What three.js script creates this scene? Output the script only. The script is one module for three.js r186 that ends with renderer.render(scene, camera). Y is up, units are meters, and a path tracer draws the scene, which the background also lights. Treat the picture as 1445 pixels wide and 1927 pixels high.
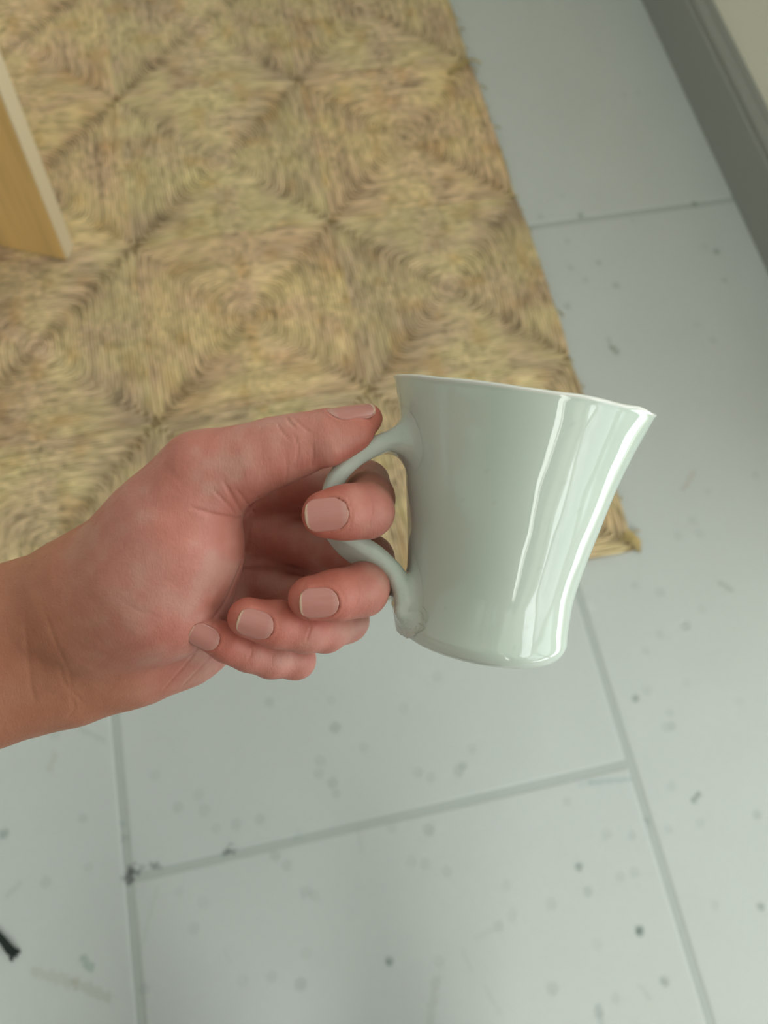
import * as THREE from 'three';
import { mergeGeometries, mergeVertices } from 'three/addons/utils/BufferGeometryUtils.js';
import { RoundedBoxGeometry } from 'three/addons/geometries/RoundedBoxGeometry.js';
import { RectAreaLightUniformsLib } from 'three/addons/lights/RectAreaLightUniformsLib.js';

// ------------------------------------------------------------------ camera, sky, daylight, exposure
const scene = new THREE.Scene();
const FOCAL = 1400, FW = 1445, FH = 1927;
const camera = new THREE.PerspectiveCamera(2 * Math.atan(FH / 2 / FOCAL) * 180 / Math.PI, FW / FH, 0.01, 60);
camera.rotation.order = 'YXZ';
camera.position.set(0, 0.937, 0);
camera.rotation.set(-1.21305, -0.35044, 0.1499);
camera.focus = 0.272;
camera.userData.fStop = 9.5;
camera.updateMatrixWorld(true);
const renderer = new THREE.WebGLRenderer({ antialias: true });
renderer.toneMapping = THREE.LinearToneMapping;
renderer.toneMappingExposure = 1.0;
renderer.shadowMap.enabled = true;
scene.background = new THREE.Color().setRGB(0.86, 0.95, 1.0);
RectAreaLightUniformsLib.init();
const DAY = new THREE.Color().setRGB(0.93, 1.0, 1.0), SOFT = new THREE.Color().setRGB(0.97, 1.0, 0.93);
function daylight(name, w, h, at, to, power, colour = DAY) {      // daylight coming in through one opening
  const l = new THREE.RectAreaLight(colour, power, w, h);
  l.name = name; l.position.set(...at); scene.add(l); l.lookAt(...to);
}
daylight('door_sky_daylight', 1.56, 0.46, [0.965, 1.29, 0.68], [0, 1.29, 0.68], 4.3);
daylight('door_garden_daylight', 1.56, 0.48, [0.965, 0.76, 0.68], [0, 0.76, 0.68], 1.3);
daylight('door_paving_daylight', 1.56, 0.20, [0.965, 0.22, 0.68], [0, 0.22, 0.68], 4.0);
daylight('back_window_daylight', 1.30, 1.32, [-0.11, 1.60, 2.33], [-0.11, 1.60, 0], 8.6, SOFT);
daylight('right_window_daylight', 1.80, 1.04, [0.965, 1.58, -1.3], [0, 1.58, -1.3], 3.0, SOFT);

// ------------------------------------------------------------------ helpers
let seed = 7;
const rnd = () => { seed = (seed + 0x6d2b79f5) | 0; let t = Math.imul(seed ^ (seed >>> 15), 1 | seed); t = (t + Math.imul(t ^ (t >>> 7), 61 | t)) ^ t; return ((t ^ (t >>> 14)) >>> 0) / 4294967296; };
const V = (x, y, z) => new THREE.Vector3(x, y, z);
const lerp = THREE.MathUtils.lerp, clamp = THREE.MathUtils.clamp, smooth = THREE.MathUtils.smoothstep;
const hash3 = (x, y, z) => { let h = Math.imul(x, 374761393) ^ Math.imul(y, 668265263) ^ Math.imul(z, 2147483647 - 1274126177); h = Math.imul(h ^ (h >>> 13), 1274126177); return ((h ^ (h >>> 16)) >>> 0) / 4294967296; };
function noise3(x, y, z) {
  const ix = Math.floor(x), iy = Math.floor(y), iz = Math.floor(z), f = (t) => t * t * (3 - 2 * t), u = f(x - ix), v = f(y - iy), w = f(z - iz);
  const c = (a, b, d) => hash3(ix + a, iy + b, iz + d);
  return lerp(lerp(lerp(c(0, 0, 0), c(1, 0, 0), u), lerp(c(0, 1, 0), c(1, 1, 0), u), v), lerp(lerp(c(0, 0, 1), c(1, 0, 1), u), lerp(c(0, 1, 1), c(1, 1, 1), u), v), w) * 2 - 1;
}
const taken = new Map();
const numbered = (n) => { const k = taken.get(n) ?? 0; taken.set(n, k + 1); return k ? n + '_' + String(k).padStart(3, '0') : n; };
function mesh(name, geometry, material, parent, top = false) {
  const m = new THREE.Mesh(geometry, material);
  m.name = top ? numbered(name) : name; m.castShadow = m.receiveShadow = true;
  (parent ?? scene).add(m);
  return m;
}
function structure(name, geometry, material, label) {
  const m = mesh(name, geometry, material, scene);
  m.userData = { kind: 'structure', label, category: name.split('_')[0] };
  return m;
}
function box(x0, x1, y0, y1, z0, z1) { const g = new THREE.BoxGeometry(x1 - x0, y1 - y0, z1 - z0); g.translate((x0 + x1) / 2, (y0 + y1) / 2, (z0 + z1) / 2); return g; }
const lin = (r, g, b) => new THREE.Color().setRGB(r, g, b);
const M = (o) => new THREE.MeshPhysicalMaterial(o);
function dataTexture(w, h, fill, srgb = false) {
  const d = new Uint8Array(w * h * 4);
  for (let y = 0; y < h; y++) for (let x = 0; x < w; x++) { const c = fill(x, y); const o = (y * w + x) * 4; d[o] = c[0]; d[o + 1] = c[1]; d[o + 2] = c[2]; d[o + 3] = 255; }
  const t = new THREE.DataTexture(d, w, h); t.magFilter = THREE.LinearFilter; t.wrapS = t.wrapT = THREE.RepeatWrapping; if (srgb) t.colorSpace = THREE.SRGBColorSpace; t.needsUpdate = true;
  return t;
}
// surface nets on a grid, looking only at blocks that the skin passes through
function nets(base, skin, lo, hi, h) {
  const n = [0, 1, 2].map((i) => Math.ceil((hi[i] - lo[i]) / h) + 1), [nx, ny, nz] = n, BK = 6, val = new Float32Array(nx * ny * nz).fill(99), at = (i, j, k) => (k * ny + j) * nx + i;
  for (let K0 = 0; K0 < nz; K0 += BK) for (let J0 = 0; J0 < ny; J0 += BK) for (let I0 = 0; I0 < nx; I0 += BK) {
    const c = base(lo[0] + (I0 + BK / 2) * h, lo[1] + (J0 + BK / 2) * h, lo[2] + (K0 + BK / 2) * h), inside = c < 0;
    const skip = Math.abs(c) > BK * h * 0.87 * 1.25 + 1.5;
    for (let k = K0; k < Math.min(K0 + BK, nz); k++) for (let j = J0; j < Math.min(J0 + BK, ny); j++) for (let i = I0; i < Math.min(I0 + BK, nx); i++) val[at(i, j, k)] = skip ? (inside ? -9 : 9) : skin(lo[0] + i * h, lo[1] + j * h, lo[2] + k * h);
  }
  const pos = [], idx = [], id = new Int32Array(nx * ny * nz).fill(-1);
  const E = [[0, 1], [2, 3], [4, 5], [6, 7], [0, 2], [1, 3], [4, 6], [5, 7], [0, 4], [1, 5], [2, 6], [3, 7]];
  for (let k = 0; k + 1 < nz; k++) for (let j = 0; j + 1 < ny; j++) for (let i = 0; i + 1 < nx; i++) {
    const v = []; let neg = 0; for (let c = 0; c < 8; c++) { v[c] = val[at(i + (c & 1), j + (c >> 1 & 1), k + (c >> 2))]; if (v[c] < 0) neg++; }
    if (neg === 0 || neg === 8) continue;
    let x = 0, y = 0, z = 0, m = 0;
    for (const [a, b] of E) if ((v[a] < 0) !== (v[b] < 0)) { const t = v[a] / (v[a] - v[b]); x += (a & 1) + t * ((b & 1) - (a & 1)); y += (a >> 1 & 1) + t * ((b >> 1 & 1) - (a >> 1 & 1)); z += (a >> 2) + t * ((b >> 2) - (a >> 2)); m++; }
    id[at(i, j, k)] = pos.length / 3; pos.push(lo[0] + (i + x / m) * h, lo[1] + (j + y / m) * h, lo[2] + (k + z / m) * h);
  }
  const quad = (a, b, c, d, flip) => { if (a < 0 || b < 0 || c < 0 || d < 0) return; if (flip) idx.push(a, c, b, a, d, c); else idx.push(a, b, c, a, c, d); };
  for (let k = 1; k + 1 < nz; k++) for (let j = 1; j + 1 < ny; j++) for (let i = 1; i + 1 < nx; i++) {
    const s = val[at(i, j, k)] < 0;
    if (s !== val[at(i + 1, j, k)] < 0) quad(id[at(i, j - 1, k - 1)], id[at(i, j, k - 1)], id[at(i, j, k)], id[at(i, j - 1, k)], !s);
    if (s !== val[at(i, j + 1, k)] < 0) quad(id[at(i - 1, j, k - 1)], id[at(i - 1, j, k)], id[at(i, j, k)], id[at(i, j, k - 1)], !s);
    if (s !== val[at(i, j, k + 1)] < 0) quad(id[at(i - 1, j - 1, k)], id[at(i, j - 1, k)], id[at(i, j, k)], id[at(i - 1, j, k)], !s);
  }
  return { pos, idx };
}
const smin = (a, b, k) => { const h = Math.max(k - Math.abs(a - b), 0) / k; return Math.min(a, b) - h * h * k * 0.25; };
// a measured place on the floor: where the sight line through a point of the photograph meets y = 0
function onFloor(px, py) {
  const d = V((px - FW / 2) / FOCAL, -(py - FH / 2) / FOCAL, -1).applyQuaternion(camera.quaternion);
  return camera.position.clone().addScaledVector(d, -camera.position.y / d.y);
}
const inSpace = (px, py, depth) => V((px - FW / 2) / FOCAL * depth, -(py - FH / 2) / FOCAL * depth, -depth).applyMatrix4(camera.matrixWorld);

// ------------------------------------------------------------------ the floor: painted sheets 600 mm wide with filled joints
const X0 = -0.8, XW = 1.8, Z0 = -1.6, ZW = 2.4, TW = 1536, TH = 2048;     // the stretch of floor that the paint texture covers, in metres
const paintTex = (() => {
  const col = new Float32Array(TW * TH * 3), hgt = new Float32Array(TW * TH);
  for (let y = 0; y < TH; y++) for (let x = 0; x < TW; x++) {
    const i = y * TW + x, wx = X0 + (x + 0.5) / TW * XW, wz = Z0 + (y + 0.5) / TH * ZW;
    const a = noise3(wx * 5, 3, wz * 5), b = noise3(wx * 19, 9, wz * 19), c = noise3(wx * 160, 1, wz * 160), g = noise3(wx * 3.2, 20, wz * 3.2);
    const v = 1 + 0.012 * a + 0.012 * b + 0.006 * c;
    col[i * 3] = v * (1 + 0.012 * g); col[i * 3 + 1] = v; col[i * 3 + 2] = v * (1 - 0.004 * g);
    hgt[i] = 0.5 + 0.03 * c + 0.05 * b;
  }
  // one mark in the paint: a capsule from a to b (metres), radius r, tint multiplied in, dent depth
  function mark(a, b, r, tint, dent, rough = 0.14) {
    const px = (v) => (v - X0) / XW * TW, pz = (v) => (v - Z0) / ZW * TH, R = r * 1.9;
    const dx = b.x - a.x, dz = b.z - a.z, l2 = dx * dx + dz * dz || 1e-9;
    for (let y = Math.floor(pz(Math.min(a.z, b.z) - R)); y <= pz(Math.max(a.z, b.z) + R); y++) for (let x = Math.floor(px(Math.min(a.x, b.x) - R)); x <= px(Math.max(a.x, b.x) + R); x++) {
      if (x < 0 || y < 0 || x >= TW || y >= TH) continue;
      const wx = X0 + (x + 0.5) / TW * XW, wz = Z0 + (y + 0.5) / TH * ZW, t = clamp(((wx - a.x) * dx + (wz - a.z) * dz) / l2, 0, 1);
      const d = Math.hypot(wx - a.x - t * dx, wz - a.z - t * dz) / r + rough * noise3(wx * 300, a.x * 50, wz * 300) + 0.5 * rough * noise3(wx * 900, a.z * 50, wz * 900);
      const k = 1 - smooth(d, 0.55, 1.15), i = y * TW + x;
      for (let c = 0; c < 3; c++) col[i * 3 + c] *= lerp(1, tint[c], k);
      hgt[i] -= dent * k;
      hgt[i] += dent * 0.35 * Math.exp(-(((d - 1.2) / 0.2) ** 2));
    }
  }
  const grey = (k) => [1 - 0.30 * k, 1 - 0.27 * k, 1 - 0.28 * k];
  // px, py, darkness of each filler dot and paint pit
  const dots = [[1064, 54, .25], [1126, 95, .25], [1173, 179, .25], [1200, 175, .3], [1058, 368, .3], [1093, 405, 1], [1017, 408, .5], [1192, 414, .3], [1308, 383, 1], [1348, 473, 1], [1363, 527, .7], [1126, 494, .8], [1159, 537, .8], [1074, 504, .5], [1101, 527, .5], [1068, 576, .8], [1311, 611, .3], [1342, 640, .4], [1068, 453, .4], [1325, 465, .3],
    [1241, 1193, .4], [1288, 1177, .3], [1215, 1224, .3], [1195, 1314, 1.1], [1259, 1340, .4], [1264, 1365, .6], [1252, 1368, .4], [1215, 1298, .3], [870, 1440, .7], [862, 1450, .6], [885, 1409, .4], [785, 1453, .4], [808, 1463, .35], [821, 1275, .3], [757, 1334, .25], [805, 1561, .7], [736, 1556, .3], [1066, 1507, .3], [1424, 1533, .7], [1262, 1479, .35], [1316, 1548, .3], [1257, 1561, .35], [1187, 1572, .4], [1138, 1569, .3], [1105, 1677, .7], [1192, 1641, .4], [1166, 1649, .35], [1035, 1700, .4], [839, 1641, .4], [798, 1626, .35], [937, 1742, .5], [1203, 1752, 2.0], [1430, 1706, .9], [731, 1809, 1.2], [1038, 1860, .6], [1249, 1847, .9], [1156, 1878, .35], [824, 1811, .3], [1342, 1703, .3], [1089, 1631, 1.2], [1125, 1904, .6], [771, 1622, .3], [950, 1665, .25], [960, 1720, .25], [1120, 1776, .2],
    [102, 1380, .4], [155, 1541, .5], [7, 1569, .9], [334, 1520, .5], [373, 1496, .3], [383, 1525, .35], [443, 1552, .4], [489, 1542, .5], [630, 1370, .8], [601, 1433, .4], [598, 1457, .4], [625, 1474, .6], [632, 1494, .5], [506, 1322, .5], [622, 1319, .3], [683, 1407, .3], [516, 1610, .6], [538, 1629, .4], [574, 1680, .45], [590, 1686, .3], [564, 1852, .7], [509, 1838, .4], [85, 1661, .45], [363, 1748, .35], [291, 1460, .3], [271, 1862, .4], [405, 1560, .3], [165, 1633, .3], [335, 1680, .25], [380, 1700, .2], [575, 1795, .25], [455, 1848, .25],
    [1331, 924, .35], [1421, 894, .35], [1301, 978, .35], [1275, 1008, .35], [1315, 1002, .3], [1194, 1101, .4], [1242, 1114, .4], [1289, 1176, .3], [1320, 1145, .25], [1290, 1285, .2], [1390, 1320, .2]];
  for (const [x, y, k] of dots) { const p = onFloor(x, y), r = 0.0058 + 0.0022 * rnd(); mark(p, p, r, grey(k * 0.75), 0.25 + 0.12 * Math.min(k, 1)); if (k > 0.85) mark(p, p, r * 0.55, grey(k * 0.7), 0.1, 0.6); }
  const streaks = [[1306, 887, 1285, 922, 6, [.93, .88, .86]], [1356, 1098, 1376, 1110, 6, [.82, .84, .83]], [102, 1420, 92, 1450, 6, [.93, .91, .88]], [150, 1372, 195, 1392, 5, [.9, .92, .91]], [68, 1828, 140, 1850, 9, [.90, .89, .85]], [140, 1850, 205, 1878, 8, [.88, .87, .83]], [36, 1664, 14, 1685, 5, [.91, .91, .90]], [295, 1673, 266, 1780, 4, [.95, .96, .95]], [673, 1560, 680, 1600, 5, [.95, .95, .95]],
    [820, 1845, 808, 1920, 8, [.90, .90, .88]], [868, 1785, 888, 1828, 4, [.95, .95, .95]], [912, 1858, 940, 1905, 4, [.95, .95, .95]], [895, 1766, 925, 1750, 5, [.95, .95, .95]], [1205, 1858, 1222, 1878, 5, [.92, .92, .92]], [1125, 1895, 1130, 1927, 6, [.88, .90, .90]], [1145, 638, 1152, 655, 6, [.86, .87, .85]], [1153, 655, 1160, 662, 8, [.68, .70, .66]], [1305, 1506, 1314, 1494, 5, [.62, .66, .64]], [158, 1806, 170, 1820, 7, [.72, .78, .75]], [1110, 1472, 1186, 1466, 5, [.80, .86, .88]], [1092, 1475, 1110, 1473, 5, [.92, .94, .95]], [300, 1632, 290, 1630, 5, [.75, .77, .76]], [760, 470, 800, 500, 3, [.97, .97, .97]], [420, 1790, 434, 1812, 3, [.96, .96, .96]]];
  for (const [a, b, c, d, r, t] of streaks) mark(onFloor(a, b), onFloor(c, d), r * 0.0007, t, 0.12, 0.5);
  for (const [x, y, r, t] of [[243, 1650, 9, .38], [247, 1636, 7, .5], [256, 1640, 6, .6], [265, 1634, 5, .75], [246, 1662, 4, .6], [290, 1628, 6, .72], [425, 1603, 7, .62], [434, 1600, 7, .55], [234, 1577, 6, .82], [230, 1550, 5, .9], [1218, 1545, 6, .85], [560, 1570, 8, .95], [1312, 208, 6, .8]]) { const p = onFloor(x, y); mark(p, p, r * 0.0008, [t * .98, t, t], 0.3, 0.7); }
  { const p = onFloor(1110, 1141); mark(p, p, 0.008, [1.06, 1.06, 1.06], -0.1, 0.4); }
  const b8 = (v) => clamp(Math.round(v * 255), 0, 255), enc = (v) => { v = clamp(v, 0, 1); return v <= 0.0031308 ? v * 12.92 : 1.055 * v ** (1 / 2.4) - 0.055; };
  const base = [0.495, 0.525, 0.507];
  const c = dataTexture(TW, TH, (x, y) => { const i = (y * TW + x) * 3; return [b8(enc(col[i] * base[0])), b8(enc(col[i + 1] * base[1])), b8(enc(col[i + 2] * base[2]))]; }, true);
  const h = dataTexture(TW, TH, (x, y) => { const v = b8(hgt[y * TW + x] * 0.7); return [v, v, v]; });
  for (const t of [c, h]) t.wrapS = t.wrapT = THREE.MirroredRepeatWrapping;
  return { c, h };
})();
function floorUV(g) { const p = g.attributes.position, uv = g.attributes.uv; for (let i = 0; i < p.count; i++) uv.setXY(i, (p.getX(i) - X0) / XW, (p.getZ(i) - Z0) / ZW); return g; }
const floorPaint = M({ name: 'floor_paint', map: paintTex.c, bumpMap: paintTex.h, bumpScale: 0.0012, roughness: 0.42, specularIntensity: 0.7 });
const jointPaint = M({ name: 'joint_filler', map: paintTex.c, color: lin(0.80, 0.82, 0.80), roughness: 0.6 });
const RX = 0.817, LX = -2.6, FZ = -3.0, BZ = 2.2, CY = 2.4;
const floor = structure('floor', floorUV(box(LX, RX + 0.15, -0.12, -0.0009, FZ, BZ)), jointPaint, 'white painted floor of wide sheets with filled joints');
{
  const gap = 0.0048, cols = [[-2.652, -2.052, 0.9], [-2.052, -1.452, -0.6], [-1.452, -0.852, 0.2], [-0.852, -0.252, 1.0], [-0.252, 0.347, 0.0455], [0.347, RX + 0.15, -0.757]];
  for (const [x0, x1, j] of cols) {
    const cuts = [FZ, ...[-4.8, -2.4, 0, 2.4].map((k) => j + k).filter((z) => z > FZ && z < BZ), BZ];
    for (let k = 0; k + 1 < cuts.length; k++) {
      const a = Math.max(x0, LX) + gap, b = x1 - gap, c = cuts[k] + gap, d = cuts[k + 1] - gap, bev = 0.0045;
      const s = new THREE.Shape([new THREE.Vector2(a + bev, -d + bev), new THREE.Vector2(b - bev, -d + bev), new THREE.Vector2(b - bev, -c - bev), new THREE.Vector2(a + bev, -c - bev)]);
      const g = new THREE.ExtrudeGeometry(s, { depth: 0.004, bevelEnabled: true, bevelSize: bev, bevelThickness: 0.0009, bevelSegments: 4 });
      g.rotateX(-Math.PI / 2); g.translate(0, -0.0049, 0);
      mesh('floor_sheet', floorUV(g), floorPaint, floor);
    }
  }
}

// ------------------------------------------------------------------ walls, ceiling, skirting, openings
const plaster = (() => dataTexture(256, 256, (x, y) => { const v = 128 + 40 * noise3(x / 9, y / 9, 2) + 30 * noise3(x / 3, y / 3, 5); return [v, v, v]; }))();
const wallUV = (g) => { const p = g.attributes.position, n = g.attributes.normal, uv = g.attributes.uv; for (let i = 0; i < p.count; i++) { const ax = Math.abs(n.getX(i)), ay = Math.abs(n.getY(i)); uv.setXY(i, (ax > 0.5 ? p.getZ(i) : p.getX(i)) * 3, (ay > 0.5 ? p.getZ(i) : p.getY(i)) * 3); } return g; };
const wallPaint = M({ name: 'cream_wall_paint', color: lin(0.76, 0.745, 0.63), roughness: 0.85, bumpMap: plaster, bumpScale: 0.0006 });
const whitePaint = M({ name: 'white_wall_paint', color: lin(0.80, 0.80, 0.77), roughness: 0.85, bumpMap: plaster, bumpScale: 0.0006 });
const greyPaint = M({ name: 'grey_wall_paint', color: lin(0.32, 0.33, 0.32), roughness: 0.85, bumpMap: plaster, bumpScale: 0.0006 });
const skirtPaint = M({ name: 'skirting_paint', color: lin(0.27, 0.28, 0.25), roughness: 0.5 });
const framePaint = M({ name: 'cream_frame_paint', color: lin(0.72, 0.66, 0.48), roughness: 0.4 });
const glass = M({ name: 'window_glass', color: lin(1, 1, 1), transmission: 1, roughness: 0, thickness: 0, ior: 1.45 });
const T = 0.15, DZ0 = -0.15, DZ1 = 1.52, DY1 = 1.58;
structure('wall_right', wallUV(mergeGeometries([box(RX, RX + T, 0, CY, FZ, -2.22), box(RX, RX + T, 0, 1.04, -2.22, -0.38), box(RX, RX + T, 2.12, CY, -2.22, -0.38), box(RX, RX + T, 0, CY, -0.38, DZ0), box(RX, RX + T, 0, CY, DZ1, BZ + T), box(RX, RX + T, DY1, CY, DZ0, DZ1)])), wallPaint, 'cream painted wall above the grey skirting board');
structure('wall_left', wallUV(box(LX - T, LX, 0, CY, FZ, BZ + T)), whitePaint, 'white painted wall beside the woven rug');
structure('wall_front', wallUV(box(LX - T, RX + T, 0, CY, FZ - T, FZ)), whitePaint, 'white painted wall at the far end of the rug');
const W1 = [-0.76, 0.54, 0.92, 2.28];
structure('wall_back', wallUV(mergeGeometries([box(LX - T, W1[0], 0, CY, BZ, BZ + T), box(W1[0], W1[1], 0, W1[2], BZ, BZ + T), box(W1[0], W1[1], W1[3], CY, BZ, BZ + T), box(W1[1], RX, 0, CY, BZ, BZ + T)])), greyPaint, 'grey painted wall with a wide window');
structure('ceiling', wallUV(box(LX - T, RX + T, CY, CY + 0.12, FZ - T, BZ + T)), whitePaint, 'plain white ceiling');
function frameZ(name, x, y0, y1, z0, z1, rails, posts, label, foot = 0.05) {      // a framed pane in the right wall
  const f = structure(name, mergeGeometries([box(x, x + 0.05, y0, y1, z0, z0 + 0.05), box(x, x + 0.05, y0, y1, z1 - 0.05, z1), box(x, x + 0.05, y0, y0 + foot, z0 + 0.05, z1 - 0.05), box(x, x + 0.05, y1 - 0.06, y1, z0 + 0.05, z1 - 0.05)]), framePaint, label);
  for (const r of rails) mesh('rail', box(x + 0.002, x + 0.047, r[0], r[1], z0 + 0.05, z1 - 0.05), framePaint, f);
  for (const r of posts) mesh('stile', box(x + 0.001, x + 0.046, y0 + foot, y1 - 0.06, r - 0.035, r + 0.035), framePaint, f);
  mesh('pane', box(x + 0.022, x + 0.026, y0 + foot - 0.03, y1 - 0.04, z0 + 0.03, z1 - 0.03), glass, f);
}
frameZ('door_1', RX + 0.075, 0.0, DY1, DZ0, DZ1, [[0.33, 0.50], [1.01, 1.05]], [0.60], 'cream framed glazed door beside the skirting board', 0.11);
function frameX(name, z, x0, x1, y0, y1, posts, label) {
  const f = structure(name, mergeGeometries([box(x0, x0 + 0.03, y0, y1, z, z + 0.05), box(x1 - 0.03, x1, y0, y1, z, z + 0.05), box(x0 + 0.03, x1 - 0.03, y0, y0 + 0.04, z, z + 0.05), box(x0 + 0.03, x1 - 0.03, y1 - 0.03, y1, z, z + 0.05)]), framePaint, label);
  for (const r of posts) mesh('mullion', box(r - 0.016, r + 0.016, y0 + 0.04, y1 - 0.03, z + 0.002, z + 0.046), framePaint, f);
  mesh('pane', box(x0 + 0.015, x1 - 0.015, y0 + 0.02, y1 - 0.015, z + 0.022, z + 0.026), glass, f);
}
frameZ('window_2', RX + 0.075, 1.04, 2.12, -2.22, -0.38, [], [-1.3], 'cream framed window high in the cream wall above the skirting board');
frameX('window_1', BZ + 0.07, W1[0], W1[1], W1[2], W1[3], [-0.14, 0.455], 'wide cream framed window in the grey wall');
{
  const pts = [[0, 0], [0.018, 0], [0.018, 0.088], [0.0165, 0.0905], [0.0135, 0.0915], [0.0135, 0.094], [0.0155, 0.097], [0.0152, 0.101], [0.0125, 0.1055], [0.0085, 0.109], [0.0065, 0.113], [0.0062, 0.1165], [0.0045, 0.1185], [0, 0.119]].map(([x, y]) => new THREE.Vector2(x, y));
  const run = (len) => new THREE.ExtrudeGeometry(new THREE.Shape(pts), { depth: len, bevelEnabled: false });
  const g = run(DZ0 - FZ - 0.02); g.scale(-1, 1, 1); g.index ?? 0; 
  const p = g.attributes.position; for (let i = 0; i < p.count; i += 3) for (const a of [g.attributes.position, g.attributes.uv]) { const n = a.itemSize, s = a.array.slice((i + 1) * n, (i + 2) * n); a.array.copyWithin((i + 1) * n, (i + 2) * n, (i + 3) * n); a.array.set(s, (i + 2) * n); }
  g.computeVertexNormals(); g.translate(RX, 0, FZ);
  structure('baseboard_right', g, skirtPaint, 'grey painted skirting board with a moulded top edge');
}

// ------------------------------------------------------------------ the seagrass rug
{
  const fibre = M({ name: 'seagrass', vertexColors: true, roughness: 0.62, color: lin(1, 1, 1), specularIntensity: 0.6 });
  const PITCH = 0.1508 / 33, S = 0.15;
  function square(variant) {                      // cords laid in rings from the centre out, rounder in the middle
    const pos = [], col = [], idx = [];
    const SIDES = 6;
    for (let r = 0; r < 33; r++) {
      const a = (r + 0.5) * PITCH, n = 2.1 + 16 * (a / S) ** 1.6 + 30 * smooth(a / S, 0.75, 1), N = Math.max(20, Math.round(8 * a / 0.0075)), start = pos.length / 3;
      const ringTone = hash3(r, variant, 5) * 2 - 1;
      for (let k = 0; k < N; k++) {
        let th = k / N * Math.PI * 2; th -= 0.22 * Math.sin(4 * th) * (a / S);
        const c = Math.cos(th), s = Math.sin(th), at = (t) => { const cc = Math.cos(t), ss = Math.sin(t), q = a / (Math.abs(cc) ** n + Math.abs(ss) ** n) ** (1 / n); return [cc * q, ss * q]; };
        let [x, z] = at(th); const [x2, z2] = at(th + 0.01); const tl = Math.hypot(x2 - x, z2 - z), tx = (x2 - x) / tl, tz = (z2 - z) / tl;
        const q = Math.abs(Math.abs(x) - Math.abs(z));
        const wob = 0.0007 * noise3(x * 220 + variant * 9, r, z * 220), lift = 0.0008 * noise3(x * 120 + 40 + variant * 7, r * 0.7, z * 120);
        const pillow = 0.0054 * smooth(q, 0.0, 0.06);
        const f = noise3(x * 95 + variant * 31, r * 0.9, z * 95), f2 = noise3(x * 26 + variant * 17, 4, z * 26), f3 = noise3(x * 240, r * 1.7 + variant, z * 240);
        const v = clamp(0.765 + 0.15 * f + 0.10 * ringTone + 0.15 * f2 + 0.26 * f3, 0.25, 1.4);
        const olive = clamp(0.5 + 0.9 * f2 - 0.4 * f, 0, 1), brown = clamp(noise3(x * 40 + 90, 2, z * 40 + variant * 5) * 1.3 - 0.2, 0, 1);
        const R = lerp(0.84, 0.74, olive) * v * lerp(1, 0.9, brown), G = lerp(0.625, 0.595, olive) * v * lerp(1, 0.82, brown), B = lerp(0.40, 0.33, olive) * v * lerp(1, 0.7, brown);
        for (let m = 0; m < SIDES; m++) {
          const al = m / SIDES * Math.PI * 2 + k * 0.5, o = Math.cos(al) * PITCH * 0.56 + wob, up = Math.sin(al) * PITCH * 0.62;
          pos.push(x - tz * o, 0.0045 + pillow + lift + up, z + tx * o); col.push(R, G, B);
        }
      }
      for (let k = 0; k < N; k++) for (let m = 0; m < SIDES; m++) {
        const k2 = (k + 1) % N, sh = k2 === 0 ? Math.round(((N) * 0.5 - 0) / (Math.PI * 2 / SIDES)) : 0;
        const a0 = start + k * SIDES + m, a1 = start + k * SIDES + (m + 1) % SIDES, b0 = start + k2 * SIDES + (m + sh) % SIDES, b1 = start + k2 * SIDES + (m + 1 + sh) % SIDES;
        idx.push(a0, a1, b0, a1, b1, b0);
      }
    }
    const g = new THREE.BufferGeometry(); g.setAttribute('position', new THREE.Float32BufferAttribute(pos, 3)); g.setAttribute('color', new THREE.Float32BufferAttribute(col, 3)); g.setIndex(idx); g.computeVertexNormals();
    return g;
  }
  const variants = [0, 1, 2, 3, 4, 5].map(square);
  const rug = new THREE.Group(); rug.name = 'seagrass_rug'; scene.add(rug);
  rug.userData = { label: 'tan seagrass rug of woven concentric squares on the white floor', category: 'rug' };
  const ox = 0.438, oz = -0.212, NX = 5, NZ = 6; rug.position.set(ox - NX * 0.15, 0, oz - NZ * 0.15);
  const tints = [lin(1, 1, 1), lin(0.93, 0.93, 0.92), lin(1.06, 1.02, 0.97), lin(0.98, 1.0, 0.96)].map((c) => { const m = fibre.clone(); m.color.copy(c); return m; });
  const backing = M({ name: 'rug_backing', color: lin(0.30, 0.22, 0.11), roughness: 0.95 });
  mesh('backing', box(-NX * 0.15 - 0.001, NX * 0.15 + 0.001, 0.0004, 0.004, -NZ * 0.15 - 0.001, NZ * 0.15 + 0.001), backing, rug);
  for (let i = 0; i < NX; i++) for (let j = 0; j < NZ; j++) {
    const h = Math.floor(hash3(i, j, 1) * 1000), m = mesh('woven_square', variants[h % 6], tints[(h >> 3) % 4], rug);
    m.position.set((i + 0.5 - NX / 2) * 0.3 + (hash3(i, j, 7) - 0.5) * 0.003, 0.0006, (j + 0.5 - NZ / 2) * 0.3 + (hash3(i, j, 8) - 0.5) * 0.003); m.rotation.y = (h >> 5) % 4 * Math.PI / 2 + (hash3(i, j, 9) - 0.5) * 0.012;
  }
  // loose ends: the knotted tail at the corner and stray blades along the bound edge
  const tail = (pts, r, tone) => { const g = new THREE.TubeGeometry(new THREE.CatmullRomCurve3(pts.map((p) => V(...p))), 12, r, 5); g.setAttribute('color', new THREE.Float32BufferAttribute(new Float32Array(g.attributes.position.count * 3).map((_, i) => [0.46, 0.35, 0.15][i % 3] * tone), 3)); return g; };
  const local = (px, py, y) => { const p = onFloor(px, py).sub(rug.position); return [p.x, y, p.z]; };
  const c0 = local(1170, 1008, 0.008), c1 = local(1186, 1018, 0.010), c2 = local(1202, 1031, 0.003);
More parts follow.
